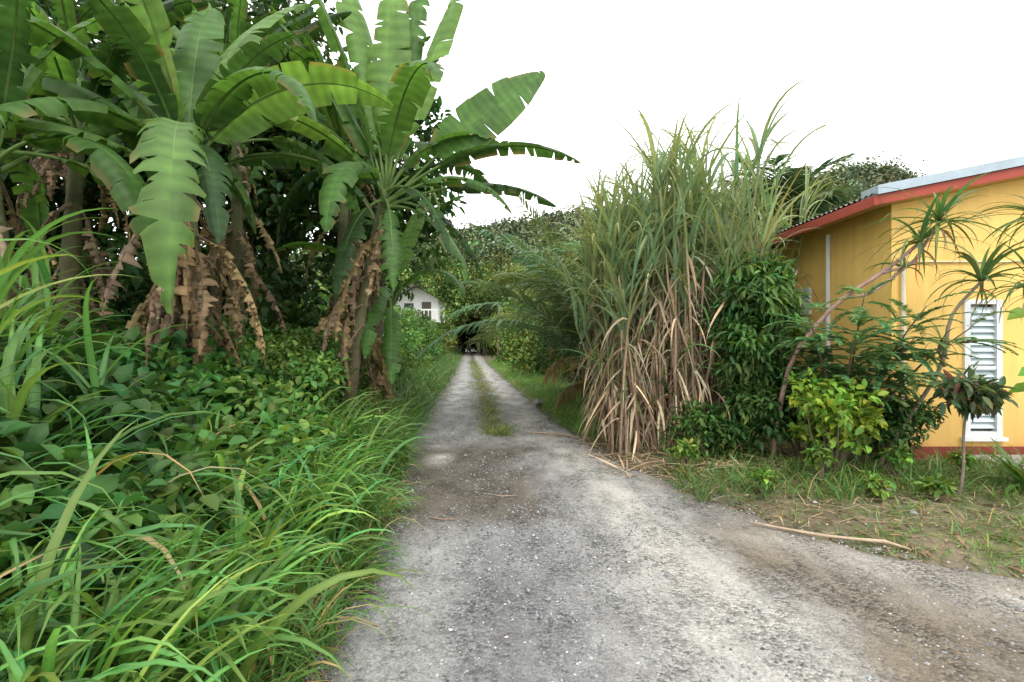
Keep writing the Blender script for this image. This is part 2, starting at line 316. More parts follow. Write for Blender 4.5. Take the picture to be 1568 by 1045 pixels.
ribbons(mb,P,U(0,6.28,n),R(1)*U(-2,20,n),U(.2,.7,n),U(.01,.03,n),R(1)*U(5,40,n),3,varcol([.36,.28,.18],n,.3,.08),floor=gh)
n=500;y=U(4.2,6.2,n);x=U(2.2,6.5,n);P=np.stack([x,y,gh(x,y)+.03],1)
ribbons(mb,P,U(0,6.28,n),R(1)*U(-2,14,n),U(.08,.4,n),U(.005,.014,n),R(1)*U(5,40,n),3,varcol([.30,.23,.15],n,.3,.08),floor=gh)
n=1100;y=U(1.5,8,n);x=rl(y)-U(-.14,.2,n);P=np.stack([x,y,gh(x,y)+.02],1)
ribbons(mb,P,U(0,6.28,n),R(1)*U(-2,10,n),U(.06,.25,n),U(.004,.01,n),R(1)*U(5,40,n),2,varcol([.33,.25,.15],n,.3,.08),floor=gh)
mb.obj('leaf_litter',M_dry)
def stick(name,pts,r,col):
    mb=MB();tube(mb,pts,r,7,col);mb.obj(name,M_bark)
stick('fallen_branch',[(2.05,4.42,.04),(2.25,4.3,.03),(2.5,4.12,.035),(2.72,4.06,.03),(2.9,3.98,.04),(3.0,3.86,.03)],[.006,.011,.013,.012,.016,.008],[.42,.32,.22])
stick('fallen_branch',[(.3,8.8,.03),(.55,8.7,.04),(.9,8.5,.04),(1.1,8.3,.03)],[.008,.02,.018,.008],[.33,.25,.17])
stick('fallen_branch',[(-.25,5.3,.02),(-.1,5.2,.025),(.05,5.25,.02)],[.003,.005,.003],[.35,.28,.2])
stick('fallen_branch',[(-.75,4.6,.02),(-.6,4.52,.025),(-.5,4.55,.02)],[.004,.007,.003],[.3,.2,.14])
mb=MB();P=np.array([[.62,12.5,.1],[2.9,4.9,.06],[3.6,4.6,.06],[4.3,4.1,.06],[3.9,5.3,.06]]);pebbles(mb,P,np.array([.14,.035,.05,.05,.04]),varcol([.36,.34,.3],5,.1,.03));mb.obj('rocks',M_stone,False)
# ------------------------------------------------------------------ weeds/bushes left
mb=MB()
n=640;y=1.5+rng.random(n)*8;x=rl(y)-.8-rng.random(n)**.8*5.2
top=np.interp(rl(y)-x,[.8,1.3,2.2,4,7],[.5,.95,1.2,1.4,1.6])+.16*fn(x,y,2.)
Cc=np.stack([x,y,gh(x,y)*.6+top*U(.35,1,n)],1)
canopy(mb,Cc,U(.18,.34,n),50,.15,.11,[.055,.135,.033],.35,.2,.7)
n=60;y=U(1.9,5,n);x=rl(y)-U(.6,1.3,n);canopy(mb,np.stack([x,y,gh(x,y)+U(.35,.75,n)],1),U(.12,.22,n),26,.11,.08,[.085,.18,.04],.3,.2,.8)
n=150;y=U(4.6,9,n);x=rl(y)-U(.75,2.2,n);canopy(mb,np.stack([x,y,np.interp(y,[4.6,6,9],[1.0,1.35,1.6])*U(.45,1.05,n)],1),U(.2,.34,n),90,.09,.055,[.09,.19,.038],.28,.2,.8)
n=330;y=7+rng.random(n)**1.2*32;dd=U(.8,3.5,n);x=rl(y)-dd
top=np.interp(y,[7,9,14,25,40],[1.35,1.5,2.3,2.9,3.4])*np.interp(dd,[.7,1.6,3.5],[.55,.95,1.15])
Cc=np.stack([x,y,top*U(.3,1,n)+gh(x,y)*.4],1)
canopy(mb,Cc,U(.3,.5,n),100,.13,.08,[.08,.17,.036],.3,.2,.75)
mb.obj('bank_weeds',M_leaf)
# ------------------------------------------------------------------ banana plants
BR=np.array([.23,.175,.11])
def banana_leaf(mb,root,az,el,L,W,bend,col,pet=.45,tear=.35,base=.25,n=36,roll=0.,crumple=0.,curl=0.,m=0,rib=(.17,.27,.08),pwr=1.5):
    npet=5;t=np.linspace(0,1,npet+n+1);Lt=L+pet;s_=np.concatenate([np.linspace(0,pet,npet+1)[:-1],np.linspace(pet,Lt,n+1)])
    tt=s_/Lt;e=el-bend*tt**pwr;a=az+curl*tt
    d=np.stack([np.cos(e)*np.cos(a),np.cos(e)*np.sin(a),np.sin(e)],-1)
    p=np.vstack([root,root+np.cumsum((d[1:]+d[:-1])/2*np.diff(s_)[:,None],0)])
    s=np.stack([-np.sin(a),np.cos(a),0*a],-1);up=np.cross(d,s);up=np.where((up[:,2:3]<0)&(np.abs(e)[:,None]<1.55),-up,up)
    s2=s*np.cos(roll)+up*np.sin(roll);up=up*np.cos(roll)-s*np.sin(roll);s=s2
    tube(mb,p-up*.008,np.interp(s_,[0,pet,Lt],[.03,.018,.003]),6,rib,m)
    P=p[npet:];D=d[npet:];S=s[npet:];UU=up[npet:]
    t=np.linspace(0,1,n+1);w=W/2*(np.clip(1-(1-t/.25).clip(0)**2.2,0,1)**.6)*(1-(t.clip(.35)-.35)**2.6*2.6).clip(.02)
    col=np.array(col)
    for sg in (1,-1):
        j=0;sd=rng.normal(0,.15)
        while j<n:
            if rng.random()<tear: g=int(rng.integers(1,3 if m==2 else 4))
            else: g=int(rng.integers(3,9))
            g=min(g,n-j);dr=base+sd+abs(rng.normal(0,.42))*tear*1.9+crumple*U1(-.6,1.2);sw=.12+rng.normal(0,.1)
            lenf=1-.2*rng.random()*tear*2-(.35*rng.random() if m==2 else 0)
            idx=np.arange(j,j+g+1);q=P[idx];Dd=D[idx];Ss=S[idx]*sg;Uu=UU[idx];ww=(w[idx]*lenf)[:,None]
            d1=-.15+(U1(-.4,.8) if m==2 else 0);d2=dr*.7;d3=dr*1.5
            f=lambda an:Ss*np.cos(an)-Uu*np.sin(an)
            v1=q+f(d1)*ww*.33;v2=v1+f(d2)*ww*.35+Dd*sw*ww*.4;v3=v2+f(d3)*ww*.32+Dd*sw*ww*.6
            if g<n:
                gap=L/n*.5*(.4+tear*1.3)
                v3[0]+=D[j]*gap;v3[-1]-=D[j+g]*gap;v2[0]+=D[j]*gap*.5;v2[-1]-=D[j+g]*gap*.5
            VV=np.stack([q,v1,v2,v3],1)
            br=np.where(idx%2==0,1.14,.86)[:,None]*(1+rng.normal(0,.25 if m==2 else .12))
            edge=col*.95*br+np.array([.015,.01,0])
            if m==0 and rng.random()<.18+.22*(j>n*.8): edge=edge*.35+np.array([.24,.17,.07])*.65
            cc=np.stack([col*br*1.2,col*br,col*br,edge],1).clip(.005,1)
            b=(np.arange(g)*4)[:,None]+np.arange(3)[None]
            mb.add(VV.reshape(-1,3),cc.reshape(-1,3),np.stack([b,b+1,b+5,b+4],-1),m=m)
            j+=g
BG=np.array([.068,.155,.034]);BD=np.array([.032,.078,.022]);BL=np.array([.115,.225,.05])
def banana(name,base,H,spec,ndead=5,lean=(0,0),r=.12,rnd=0,Lr=(1.9,2.7),daz=None):
    mb=MB();b=np.array([base[0],base[1],float(gh(base[0],base[1]))-.05]);t=np.linspace(0,1,16)
    pts=b+np.stack([lean[0]*t**1.5,lean[1]*t**1.5,H*t],1)
    cc=np.array([.14,.10,.06])*(1-t[:,None])+np.array([.10,.13,.05])*t[:,None];cc*=U(.5,1.3,(16,1))
    tube(mb,pts,np.interp(t,[0,.2,1],[r*1.25,r,r*.5])*U(.9,1.1,16),12,cc,1)
    top=pts[-1]
    for s in spec:
        az,el,L,W,bend,col,tear=s[:7];kw=s[7] if len(s)>7 else {}
        banana_leaf(mb,top-np.array([0,0,U1(0,.3)]),R(az),R(el),L,W,R(bend),col,tear=tear,**kw)
    for j in range(rnd):
        az=j*137.5+rng.normal(0,12);c=[BG,BD,BG,BL][j%4]*U1(.7,1.3)
        hang=(j%3==0)
        banana_leaf(mb,top-np.array([0,0,U1(0,.4)]),R(az),R(U1(25,60) if hang else U1(45,85)),U1(*Lr),U1(.42,.66),R(U1(110,145) if hang else U1(30,105)),c,tear=U1(.35,.95),base=U1(.2,.9),roll=rng.normal(0,.35),curl=rng.normal(0,.3),pwr=.9 if hang else 1.5)
    for j in range(ndead):
        c=BR*U1(.45,1.45)*np.array([1,U1(.85,1.05),U1(.7,1.1)])
        rt=pts[0]+(top-pts[0])*U1(.38,.97);el=U1(-45,30);az=U1(0,6.28) if daz is None else R(U1(*daz))
        banana_leaf(mb,rt,az,R(el),U1(.8,1.7),U1(.25,.6),R(el+U1(75,92)),c,pet=.2,tear=1.,base=.9,crumple=1.3,roll=rng.normal(0,.7),curl=rng.normal(0,1.),m=2,rib=tuple(BR*.8),n=26,pwr=.35)
    return mb.obj(name,[M_ban,M_bark,M_dry])
banana('banana_plant',(-3.5,5.7),3.25,[
 (300,36,3.05,.76,132,BL*.8,.8,dict(base=.35,pwr=.85)),
 (255,40,2.5,.62,125,BG,.6,dict(base=.4,pwr=.9)),
 (8,60,2.3,.70,96,BL*1.1,.35,dict(roll=-.5,base=.15)),
 (150,60,2.6,.66,70,BG,.4),(110,80,2.8,.66,40,BG,.4),(60,76,2.8,.66,45,BL,.35),(185,45,2.6,.66,85,BG,.6),(88,70,2.7,.6,70,BD,.4),
 (225,55,2.6,.66,100,BG,.6),(250,82,2.5,.6,50,BL,.35),(330,50,2.2,.55,125,BG,.6),(20,35,2.0,.5,110,BD,.6),(205,30,2.2,.55,80,BL,.7),(310,20,1.9,.5,95,BD,.7,dict(pwr=.8)),(270,65,1.9,.5,90,BD,.7),(340,65,1.8,.5,70,BD,.6)],32,(-.1,-.05),.13)
banana('banana_plant',(-2.35,7.2),3.75,[
 (2,47,2.0,.84,16,BG,.05,dict(roll=1.25,base=.1,pet=1.0)),
 (356,38,2.1,.55,70,BD,.4,dict(pet=.9)),(8,24,1.7,.5,55,BD,.5,dict(pet=.9)),(350,30,1.5,.5,95,BG,.6,dict(pet=.6)),
 (15,74,3.0,.66,8,BL,.5,dict(pet=.8,roll=.6)),(85,88,3.1,.66,8,BL,.4,dict(roll=.2,pet=.8)),(150,80,3.1,.66,12,BL,.5,dict(roll=-.4,pet=.7)),(40,82,3.0,.6,6,BG,.5,dict(roll=.9,pet=.6)),(200,76,2.9,.6,16,BG,.4,dict(pet=.5)),(170,70,2.8,.6,30,BG,.5),
 (300,70,2.3,.6,130,BG,.6),(265,50,2.1,.55,135,BG,.5,dict(pwr=.9)),(180,55,2.6,.6,90,BG,.6),(215,45,2.5,.6,100,BL,.6),(45,60,2.4,.55,80,BD,.5),(10,15,1.5,.45,90,BD,.7,dict(pwr=.7)),(340,10,1.4,.45,85,BG,.8,dict(pwr=.7)),(120,50,2.4,.6,90,BD,.5),(30,50,1.7,.5,110,BD,.6),(320,25,1.4,.4,100,BD,.8,dict(pwr=.6)),(290,0,1.3,.45,85,BG,.8,dict(pwr=.5)),(250,5,1.5,.5,88,BD,.8,dict(pwr=.5)),(0,60,1.7,.5,100,BG,.6)],20,(.55,.1),.11,daz=(90,290))
banana('banana_plant',(-2.1,8.6),2.4,[
 (270,50,1.7,.48,138,BG,.4,dict(pwr=.7)),(330,55,1.5,.45,130,BG,.6),(60,75,1.9,.5,30,BL,.3),(190,60,1.8,.5,90,BG,.4),(230,20,1.4,.4,100,BG,.6,dict(pwr=.6)),(285,10,1.4,.45,90,BG,.6,dict(pwr=.5))],6,(.05,.0),.09,daz=(120,260))
banana('banana_plant',(-5.6,6.4),3.9,[],18,(.2,0),.13,15)
banana('banana_plant',(-4.6,4.7),2.9,[],13,(-.2,0),.11,12,(1.8,2.4))
banana('banana_plant',(-4.3,8.0),4.5,[],16,(0,0),.13,15)
banana('banana_plant',(-3.1,9.0),4.7,[],9,(.2,0),.12,15)
banana('banana_plant',(-7.4,8.0),4.5,[],7,(0,0),.13,12)
banana('banana_plant',(-5.7,9.8),5.6,[],5,(0,0),.13,14,(2.2,3.0))
# ------------------------------------------------------------------ trees
def tree(name,base,H,crown,k,nl,cr,LL,LW,col,r=.18,sq=.8,limbs=26,surf=.6,mat=None,cvar=.3):
    mb=MB();b=np.array([base[0],base[1],float(gh(base[0],base[1]))-.1]);c=np.array(crown[:3],float);rad=np.array(crown[3:],float)
    t=np.linspace(0,1,9)[:,None];top=c+np.array([0,0,rad[2]*.3])
    tr=b+(top-b)*t+np.sin(t*3.1)*np.array([.2,-.15,0])
    tube(mb,tr,np.linspace(r,r*.3,9),9,[.13,.10,.07],1)
    C=ell(k,c,rad,surf)
    for q in C[:limbs]:
        f=U1(.3,.85);s=b+(top-b)*f;u=np.linspace(0,1,6)[:,None]
        tube(mb,s+(q-s)*u+np.sin(u*3.14)*np.array([0,0,.25]),np.linspace(r*.35,.012,6),5,[.11,.085,.06],1)
    canopy(mb,C,cr*U(.7,1.3,k),nl,LL,LW,col,cvar,.25,sq)
    return mb.obj(name,[mat or M_leaf,M_bark])
DT=[.034,.082,.022]
tree('broadleaf_tree',(-9.5,11),9,(-9.2,11,6.2,4.2,3,4.4),140,85,.75,.26,.13,DT,.25)
tree('broadleaf_tree',(-5.8,12),8,(-5.6,12,6.0,3.0,2.4,4.6),120,85,.7,.24,.12,DT,.2)
tree('broadleaf_tree',(-13.5,9.5),9,(-13,9.5,5.5,3.8,3,4.5),100,85,.8,.26,.13,[.04,.09,.022],.22)
tree('broadleaf_tree',(-9.,7.5),6.5,(-8.2,7.6,6.2,2.0,1.6,2.4),50,90,.6,.24,.12,DT,.15)
tree('broadleaf_tree',(-3.2,11.5),6,(-2.9,11.3,5.0,1.7,1.4,3.0),60,70,.5,.24,.12,[.04,.10,.022],.12)
mb=MB();n=160;x=U(-13,-4.2,n);y=U(8,13,n);canopy(mb,np.stack([x,y,U(.8,3.2,n)],1),U(.4,.7,n),70,.22,.12,[.035,.08,.02],.3);mb.obj('understory_shrubs',M_leaf)
# ------------------------------------------------------------------ distance
def clear(P,lim=.05):
    bad=(np.abs(P[:,0]/P[:,1]+.186)<lim)&(P[:,1]<39)&(P[:,2]>1.9)
    return P[~bad]
mb=MB()
def mass2(n,side,d0,d1,y0,y1,h0,h1,rr,nl,LL,LW,col,cv=.3,low=.08):
    y=U(y0,y1,n);d=U(d0,d1,n);x=(rl(y)-d) if side<0 else (rr_(y)+d)
    z=np.interp(y,[y0,y1],[h0,h1])*U(low,1,n)*np.interp(d,[d0,d0+2.5],[.6,1]);P=clear(np.stack([x,y,z],1));canopy(mb,P,U(*rr,len(P)),nl,LL,LW,col,cv)
mass2(150,-1,1.2,9,18,60,3.8,9.5,(.6,1.1),130,.26,.15,[.10,.175,.045])
mass2(90,-1,1.0,3.5,34,60,5,9,(.7,1.2),130,.28,.15,[.14,.21,.055])
mass2(190,1,2.2,12,20,60,4.5,10,(.6,1.2),130,.28,.15,[.13,.19,.055])
mass2(130,1,1.0,4,22,60,2.6,7,(.5,1.),130,.22,.12,[.16,.23,.058])
mb.obj('distant_trees',M_far)
mb=MB()
n=130;canopy(mb,np.stack([U(-10,1,n),U(55,64,n),U(4.2,10,n)],1),U(.8,1.5,n),140,.32,.18,[.13,.19,.055],.3)
n=60;canopy(mb,np.stack([np.concatenate([U(-11,-6.4,30),U(-2.9,2,30)]),U(54,60,n),U(.3,4.5,n)],1),U(.7,1.2,n),140,.3,.16,[.08,.13,.035],.3)
n=240;canopy(mb,np.stack([U(-16,8,n),U(66,76,n),U(.3,11,n)],1),U(1.2,2.2,n),140,.5,.28,[.014,.024,.01],.3)  # near-black leaf colour paints in the shade at the lane's tunnel end
n=90;canopy(mb,np.stack([U(-9,0,n),U(58,68,n),U(3.4,6,n)],1),U(1.,1.6,n),140,.4,.22,[.04,.065,.02],.3)
n=170;canopy(mb,np.stack([U(-50,-10,n),U(30,80,n),U(1,11,n)],1),U(1.2,2.2,n),110,.42,.24,[.09,.145,.045],.3)
n=170;canopy(mb,np.stack([U(8,70,n),U(35,85,n),U(1,11,n)],1),U(1.2,2.2,n),110,.42,.24,[.09,.145,.045],.3)
n=90;canopy(mb,np.stack([U(-25,25,n),U(80,92,n),U(6,19,n)],1),U(1.6,3,n),110,.6,.34,[.115,.16,.06],.3)
mb.obj('background_trees',M_far)
mb=MB()
for (x,y,h) in [(-5.4,30,3.5),(-4.9,22,3.2),(-7.5,45,6),(-1.2,42,5),(-2.9,57,5.5),(-7,58,6),(-3,62,6),(1.5,30,5),(-6.6,57,6),(-3.3,59,6)]:
    t=np.linspace(0,1,6)[:,None];tube(mb,np.array([x,y,-.1])+t*np.array([rng.normal(0,.3),0,h])+np.sin(t*5)*.08,np.linspace(.16,.06,6),7,[.2,.17,.12])
mb.obj('distant_tree_trunks',M_bark)
hx=[-450,-300,-80,-20,10,45,80,107,122,133,160,300,450];hz=[20,25,32,38,43,47,52,57,62,58,46,33,24]
def hz_(x,y):
    r=np.interp(x,hx,hz)+1.2*fn(x,y,.05)
    return -1+r*ss(85,185,y)*(1-.5*ss(200,420,y))+1.5*fn(x,y,.12,2)*ss(80,120,y)
V,Q=grid(np.arange(-450,451,6.),np.arange(72,430,6.),hz_);mb=MB();mb.add(V,[.08,.10,.055],Q)
n=2500;y=100+100*rng.random(n)**.6;x=(U(-.35,.95,n))*y;Rr=np.exp(rng.normal(1.05,.3,n))
canopy(mb,np.stack([x,y,hz_(x,y)+Rr*.4],1),Rr,56,1.15,.75,[.15,.185,.105],.22,yv=.10);mb.obj('forested_hill',M_far)  # aerial haze is mixed into the leaf colour: paler and greyer than real foliage
hs=empty('white_cottage');mb=MB();wc=[.75,.75,.72];hxx,hy,z=-7.1,38,3.1
mb.box((hxx-1.6,hy,z),(hxx+1.6,hy+4,z+1.6),wc);mb.box((hxx-1.8,hy-1.2,z-.15),(hxx+1.8,hy,z),wc)
mb.add([(hxx-1.6,hy,z+1.6),(hxx+1.6,hy,z+1.6),(hxx,hy,z+2.5)],wc,T=[(0,1,2)])
for q in np.linspace(-1.7,1.7,12): mb.box((hxx+q-.03,hy-1.18,z),(hxx+q+.03,hy-1.12,z+.7),wc)
mb.box((hxx-1.8,hy-1.2,z+.7),(hxx+1.8,hy-1.1,z+.8),wc)
for q in (-1.3,1.3): mb.box((hxx+q-.1,hy,0),(hxx+q+.1,hy+.2,z-.16),[.4,.4,.38])
mb.obj('walls',M_paint,False,hs);mb=MB();mb.box((hxx-.9,hy-.02,z+.7),(hxx-.2,hy-.005,z+1.3),[.06,.07,.08]);mb.box((hxx+.4,hy-.02,z+.05),(hxx+1.1,hy-.005,z+1.4),[.12,.1,.08]);mb.obj('openings',M_glass,False,hs)
mb=MB()
for sg in (-1,1): mb.add([(hxx,hy-1.3,z+2.65),(hxx,hy+4.2,z+2.65),(hxx+sg*2.1,hy+4.2,z+1.45),(hxx+sg*2.1,hy-1.3,z+1.45)],[.55,.5,.48],[(0,1,2,3)])
mb.obj('roof',M_metal,False,hs)
# ------------------------------------------------------------------ palms
def frond(mb,root,az,el,L,bend,col,nl=44,ll=.75,lw=.035,curl=0,droop=.5,twist=0,vee=.15,m=0,rr=.028):
    n=20;t=np.linspace(0,1,n+1);e=el-bend*t**1.4;a=az+curl*t
    d=np.stack([np.cos(e)*np.cos(a),np.cos(e)*np.sin(a),np.sin(e)],-1)
    p=np.vstack([root,root+np.cumsum((d[1:]+d[:-1])/2*L/n,0)])
    tube(mb,p,np.linspace(rr,.003,n+1)*min(1,L/2.5),5,[.16,.2,.07],m)
    tt=np.linspace(.14,1,nl);s=np.stack([-np.sin(a),np.cos(a),0*a],-1);up=np.cross(d,s);up=np.where(up[:,2:3]<0,-up,up)
    s_=s*np.cos(twist)+up*np.sin(twist);up=up*np.cos(twist)-s*np.sin(twist);s=s_
    it=lambda q:np.stack([np.interp(tt,t,q[:,k]) for k in range(3)],1)
    P=it(p);D=it(d);S=it(s);Up=it(up)
    for sg in (1,-1):
        v=nrm(S*sg*.85+D*(.45+.5*tt[:,None]**2)+Up*vee+rng.normal(0,.07,(nl,3)))
        az2=np.arctan2(v[:,1],v[:,0]);el2=np.arcsin(np.clip(v[:,2],-1,1));l=ll*(.35+.65*np.sin(np.pi*(tt*.85+.1)))*U(.85,1.1,nl)
        ribbons(mb,P,az2,el2,l,lw,droop*U(.6,1.5,nl),4,varcol(col,nl,.12,.08),'grass',roll=rng.normal(0,.5,nl),m=m)
def palm(name,base,trunk,fr,col,L=(2.6,3.6),r=.12,lw=.045,ll=.85,e0=86,er=48):
    mb=MB();b=np.array([base[0],base[1],float(gh(*base))-.05]);t=np.linspace(0,1,6)[:,None]
    tube(mb,b+t*np.array([0,0,trunk]),np.linspace(r,r*.7,6),9,[.17,.13,.09],1);top=b+np.array([0,0,trunk])
    for j in range(fr):
        az=R(j*137.5+rng.normal(0,8));f=j/fr
        frond(mb,top,az,R(e0-er*f+rng.normal(0,5)),U1(*L),R(35+55*rng.random()),varcol(col,1,.15)[0],curl=rng.normal(0,.2),twist=rng.normal(0,.35),droop=.8,lw=lw,ll=ll,nl=50)
    for j in range(4):
        frond(mb,top,U1(0,3.1),R(0),1.6,R(70),[.22,.15,.08],ll=.5,nl=26,droop=1.2)
    return mb.obj(name,[M_leaf,M_bark])
palm('coconut_palm',(2.0,10.8),.8,26,[.11,.18,.08],(3.2,4.4),lw=.05,er=42)
palm('coconut_palm',(2.0,14.0),1.2,24,[.11,.175,.07],(3.4,4.6),lw=.05,er=40)
palm('coconut_palm',(2.0,20),1.6,20,[.15,.21,.06],(2.8,4.0),lw=.055,er=38)
palm('coconut_palm',(3.6,13.2),2.0,20,[.08,.145,.055],(3.0,4.0))
palm('coconut_palm',(6.7,13.),4.3,24,[.05,.10,.04],(1.6,2.4))
mb=MB();n=210;y=U(9.5,26,n);x=rr_(y)+U(1.5,6,n);canopy(mb,np.stack([x,y,U(.2,2.2,n)],1),U(.4,.7,n),90,.18,.08,[.065,.125,.035],.3);mb.obj('roadside_shrubs',M_leaf)
# ------------------------------------------------------------------ sugarcane
mb=MB();ns=190
for j in range(ns):
    if j<120: bx,by=U1(1.4,3.35),U1(7.0,8.4)
    else: bx,by=U1(1.7,4.8),U1(8.4,10.6)
    h=U1(2.0,3.95)*(1 if bx>1.8 else .8);z0=float(gh(bx,by));lx=rng.normal((bx-2.4)*.22,.24);ly=rng.normal(-.12,.2)
    t=np.linspace(0,1,10);pts=np.stack([bx+lx*t**1.6,by+ly*t**1.6,z0-.03+h*t],1)
    cc=np.array([.29,.205,.14])*U(.6,1.35,(10,1));cc[7:]=np.array([.18,.2,.09])
    tube(mb,pts,np.linspace(.024,.013,10),6,cc,1)
    m_=9;tt=np.concatenate([U(.76,1.,m_-4),np.ones(4)]);P=np.stack([np.interp(tt,t,pts[:,k]) for k in range(3)],1)
    ribbons(mb,P,U(0,6.28,m_),R(1)*U(58,89,m_),U(.8,1.55,m_),U(.032,.058,m_),R(1)*U(30,150,m_),9,varcol([.165,.24,.115],m_,.18,.15),roll=rng.normal(0,.4,m_),curl=rng.normal(0,.3,m_),pw=2.0,tipcol=[.24,.25,.12])
    m_=2;tt=U(.25,.7,m_);P=np.stack([np.interp(tt,t,pts[:,k]) for k in range(3)],1)
    ribbons(mb,P,U(0,6.28,m_),R(1)*U(40,75,m_),U(.7,1.2,m_),U(.02,.035,m_),R(1)*U(60,150,m_),7,varcol([.11,.19,.06],m_,.2,.2),roll=rng.normal(0,.4,m_))
    m_=11;tt=U(.12,.88,m_);P=np.stack([np.interp(tt,t,pts[:,k]) for k in range(3)],1);e_=U(-65,65,m_)
    ribbons(mb,P,U(0,6.28,m_),R(1)*e_,U(.35,.95,m_),U(.016,.045,m_),R(1)*(e_+U(60,89,m_)),7,varcol([.34,.275,.185],m_,.4,.1),roll=rng.normal(0,.8,m_),curl=rng.normal(0,.9,m_),m=2,pw=.3)
mb.obj('sugarcane',[M_grass,M_bark,M_dry])
# ------------------------------------------------------------------ right hand shrubs
def shrub(name,base,H,rad,k,nl,cr,LL,LW,col,stems=7,**kw):
    mb=MB();b=np.array([base[0],base[1],float(gh(*base))]);c=b+np.array([0,0,H-rad[2]]);C=ell(k,c,rad,.6);C[:,2]=np.maximum(C[:,2],b[2]+.12)
    for q in C[:stems]:
        u=np.linspace(0,1,5)[:,None];tube(mb,b+(q-b)*u+np.sin(u*3.14)*rng.normal(0,.05,3),np.linspace(.02,.005,5),5,[.14,.11,.07],1)
    canopy(mb,C,cr*U(.7,1.3,k),nl,LL,LW,col,**kw);return mb.obj(name,[M_leaf,M_bark])
shrub('lanceleaf_shrub',(3.2,6.85),3.0,(.6,.5,1.45),110,56,.2,.15,.045,[.07,.155,.038],12,droop=.6)
shrub('dark_shrub',(3.7,6.6),1.35,(.95,.4,.65),70,70,.22,.10,.045,[.05,.115,.028])
shrub('dark_shrub',(4.7,6.4),1.1,(.6,.3,.5),40,60,.2,.09,.04,[.045,.105,.028])
shrub('dark_shrub',(2.6,6.7),.7,(.7,.3,.35),36,50,.16,.10,.04,[.06,.135,.03])
shrub('lime_shrub',(3.62,5.8),1.25,(.52,.35,.48),56,26,.13,.10,.06,[.17,.30,.04],12,cvar=.25)
mb=MB();b=np.array([4.1,6.4,0.05])
for (tx,ty,tz) in [(3.4,5.9,1.95),(4.0,5.8,2.15),(4.7,5.8,2.0),(5.2,5.8,1.75),(3.8,5.7,1.6),(4.5,5.7,1.65),(4.3,6.0,1.25),(3.5,5.9,1.6)]:
    tip=np.array([tx,ty,tz]);u=np.linspace(0,1,7)[:,None];pp=b+(tip-b)*u+np.sin(u*3.14)*np.array([0,0,.2]);tube(mb,pp,np.linspace(.02,.006,7),6,[.14,.11,.07],1)
    for j in range(24):
        q=pp[3]+(pp[-1]-pp[3])*rng.random()
        frond(mb,q,U1(0,6.28),R(U1(-5,45)),U1(.35,.65),R(U1(20,70)),varcol([.095,.20,.075],1,.18)[0],nl=26,ll=.085,lw=.022,droop=.2,rr=.012)
mb.obj('leucaena_tree',[M_leaf,M_bark])
mb=MB()
def limb(pts,r0,r1,col):
    pts=np.array(pts,float);t=np.linspace(0,1,len(pts));tt=np.linspace(0,1,14);p=np.stack([np.interp(tt,t,pts[:,k]) for k in range(3)],1)
    p[1:-1]=(p[:-2]+p[1:-1]*2+p[2:])/4;tube(mb,p,np.linspace(r0,r1,14)*U(.9,1.12,14),8,np.array(col)*U(.8,1.2,(14,1)),1);return p[-1]
def tuftl(p,n,L,W,col,m=0,elr=(-10,80)):
    ribbons(mb,np.tile(p,(n,1)),U(0,6.28,n),R(1)*U(*elr,n),U(*L,n),U(*W,n),R(1)*U(50,120,n),8,varcol(col,n,.2,.2),roll=rng.normal(0,.3,n),m=m)
SC=[.36,.23,.19];SG=[.09,.155,.05]
e1=limb([(3.3,6.5,.1),(3.4,6.3,1.4),(3.9,6.1,2.1),(4.35,6.0,2.4),(4.75,5.95,2.75)],.03,.02,SC)
e2=limb([(4.35,6.0,2.4),(4.7,6.0,2.5),(5.0,6.,3.0)],.022,.016,SC)
e6=limb([(3.9,6.1,2.1),(4.2,6.0,2.15),(4.6,6.,2.45)],.02,.014,SC)
e3=limb([(4.5,6.3,.05),(4.75,6.2,.6),(5.15,6.1,1.3),(5.2,6.1,1.9),(5.5,6.0,2.3)],.028,.016,[.25,.2,.15])
e4=limb([(6.2,5.9,.05),(6.3,5.9,1.5),(6.2,5.8,2.6),(6.0,5.8,3.0)],.03,.018,[.25,.2,.15])
e5=limb([(5.15,6.1,1.3),(5.0,6.,1.5),(4.95,5.9,1.6)],.02,.015,[.25,.2,.15])
e7=limb([(6.25,5.9,1.2),(6.0,5.8,1.7),(5.8,5.7,2.2)],.022,.015,[.25,.2,.15])
for e,nn in [(e1,26),(e2,30),(e3,28),(e4,36),(e7,26)]: tuftl(e,nn,(.45,1.0),(.03,.055),SG);tuftl(e-np.array([0,0,.08]),8,(.3,.6),(.015,.03),[.3,.2,.12],2,(-50,10))
tuftl(e5,14,(.3,.6),(.012,.025),SG);tuftl(e6,12,(.3,.6),(.02,.035),SG)
mb.obj('screw_pine',[M_leaf,M_bark,M_dry])
mb=MB();t=np.linspace(0,1,7)[:,None];g0=float(gh(4.5,5.15))
tube(mb,np.array([4.5,5.15,g0])+t*np.array([.08,0,.85])+np.sin(t*6)*np.array([.015,0,0]),np.linspace(.017,.01,7),7,[.2,.16,.12],1)
C=ell(26,(4.6,5.15,g0+1.05),(.26,.24,.22),.6)
for q in C[:8]: tube(mb,[(4.58,5.15,g0+.82),tuple((q+np.array([4.58,5.15,g0+.9]))/2),tuple(q)],[.008,.005,.003],4,[.15,.12,.08],1)
canopy(mb,C,.1,14,.15,.05,[.075,.12,.05],.3,.4);canopy(mb,C[:12],.1,8,.13,.04,[.14,.08,.06],.3,.4);mb.obj('croton_sapling',[M_leaf,M_bark])
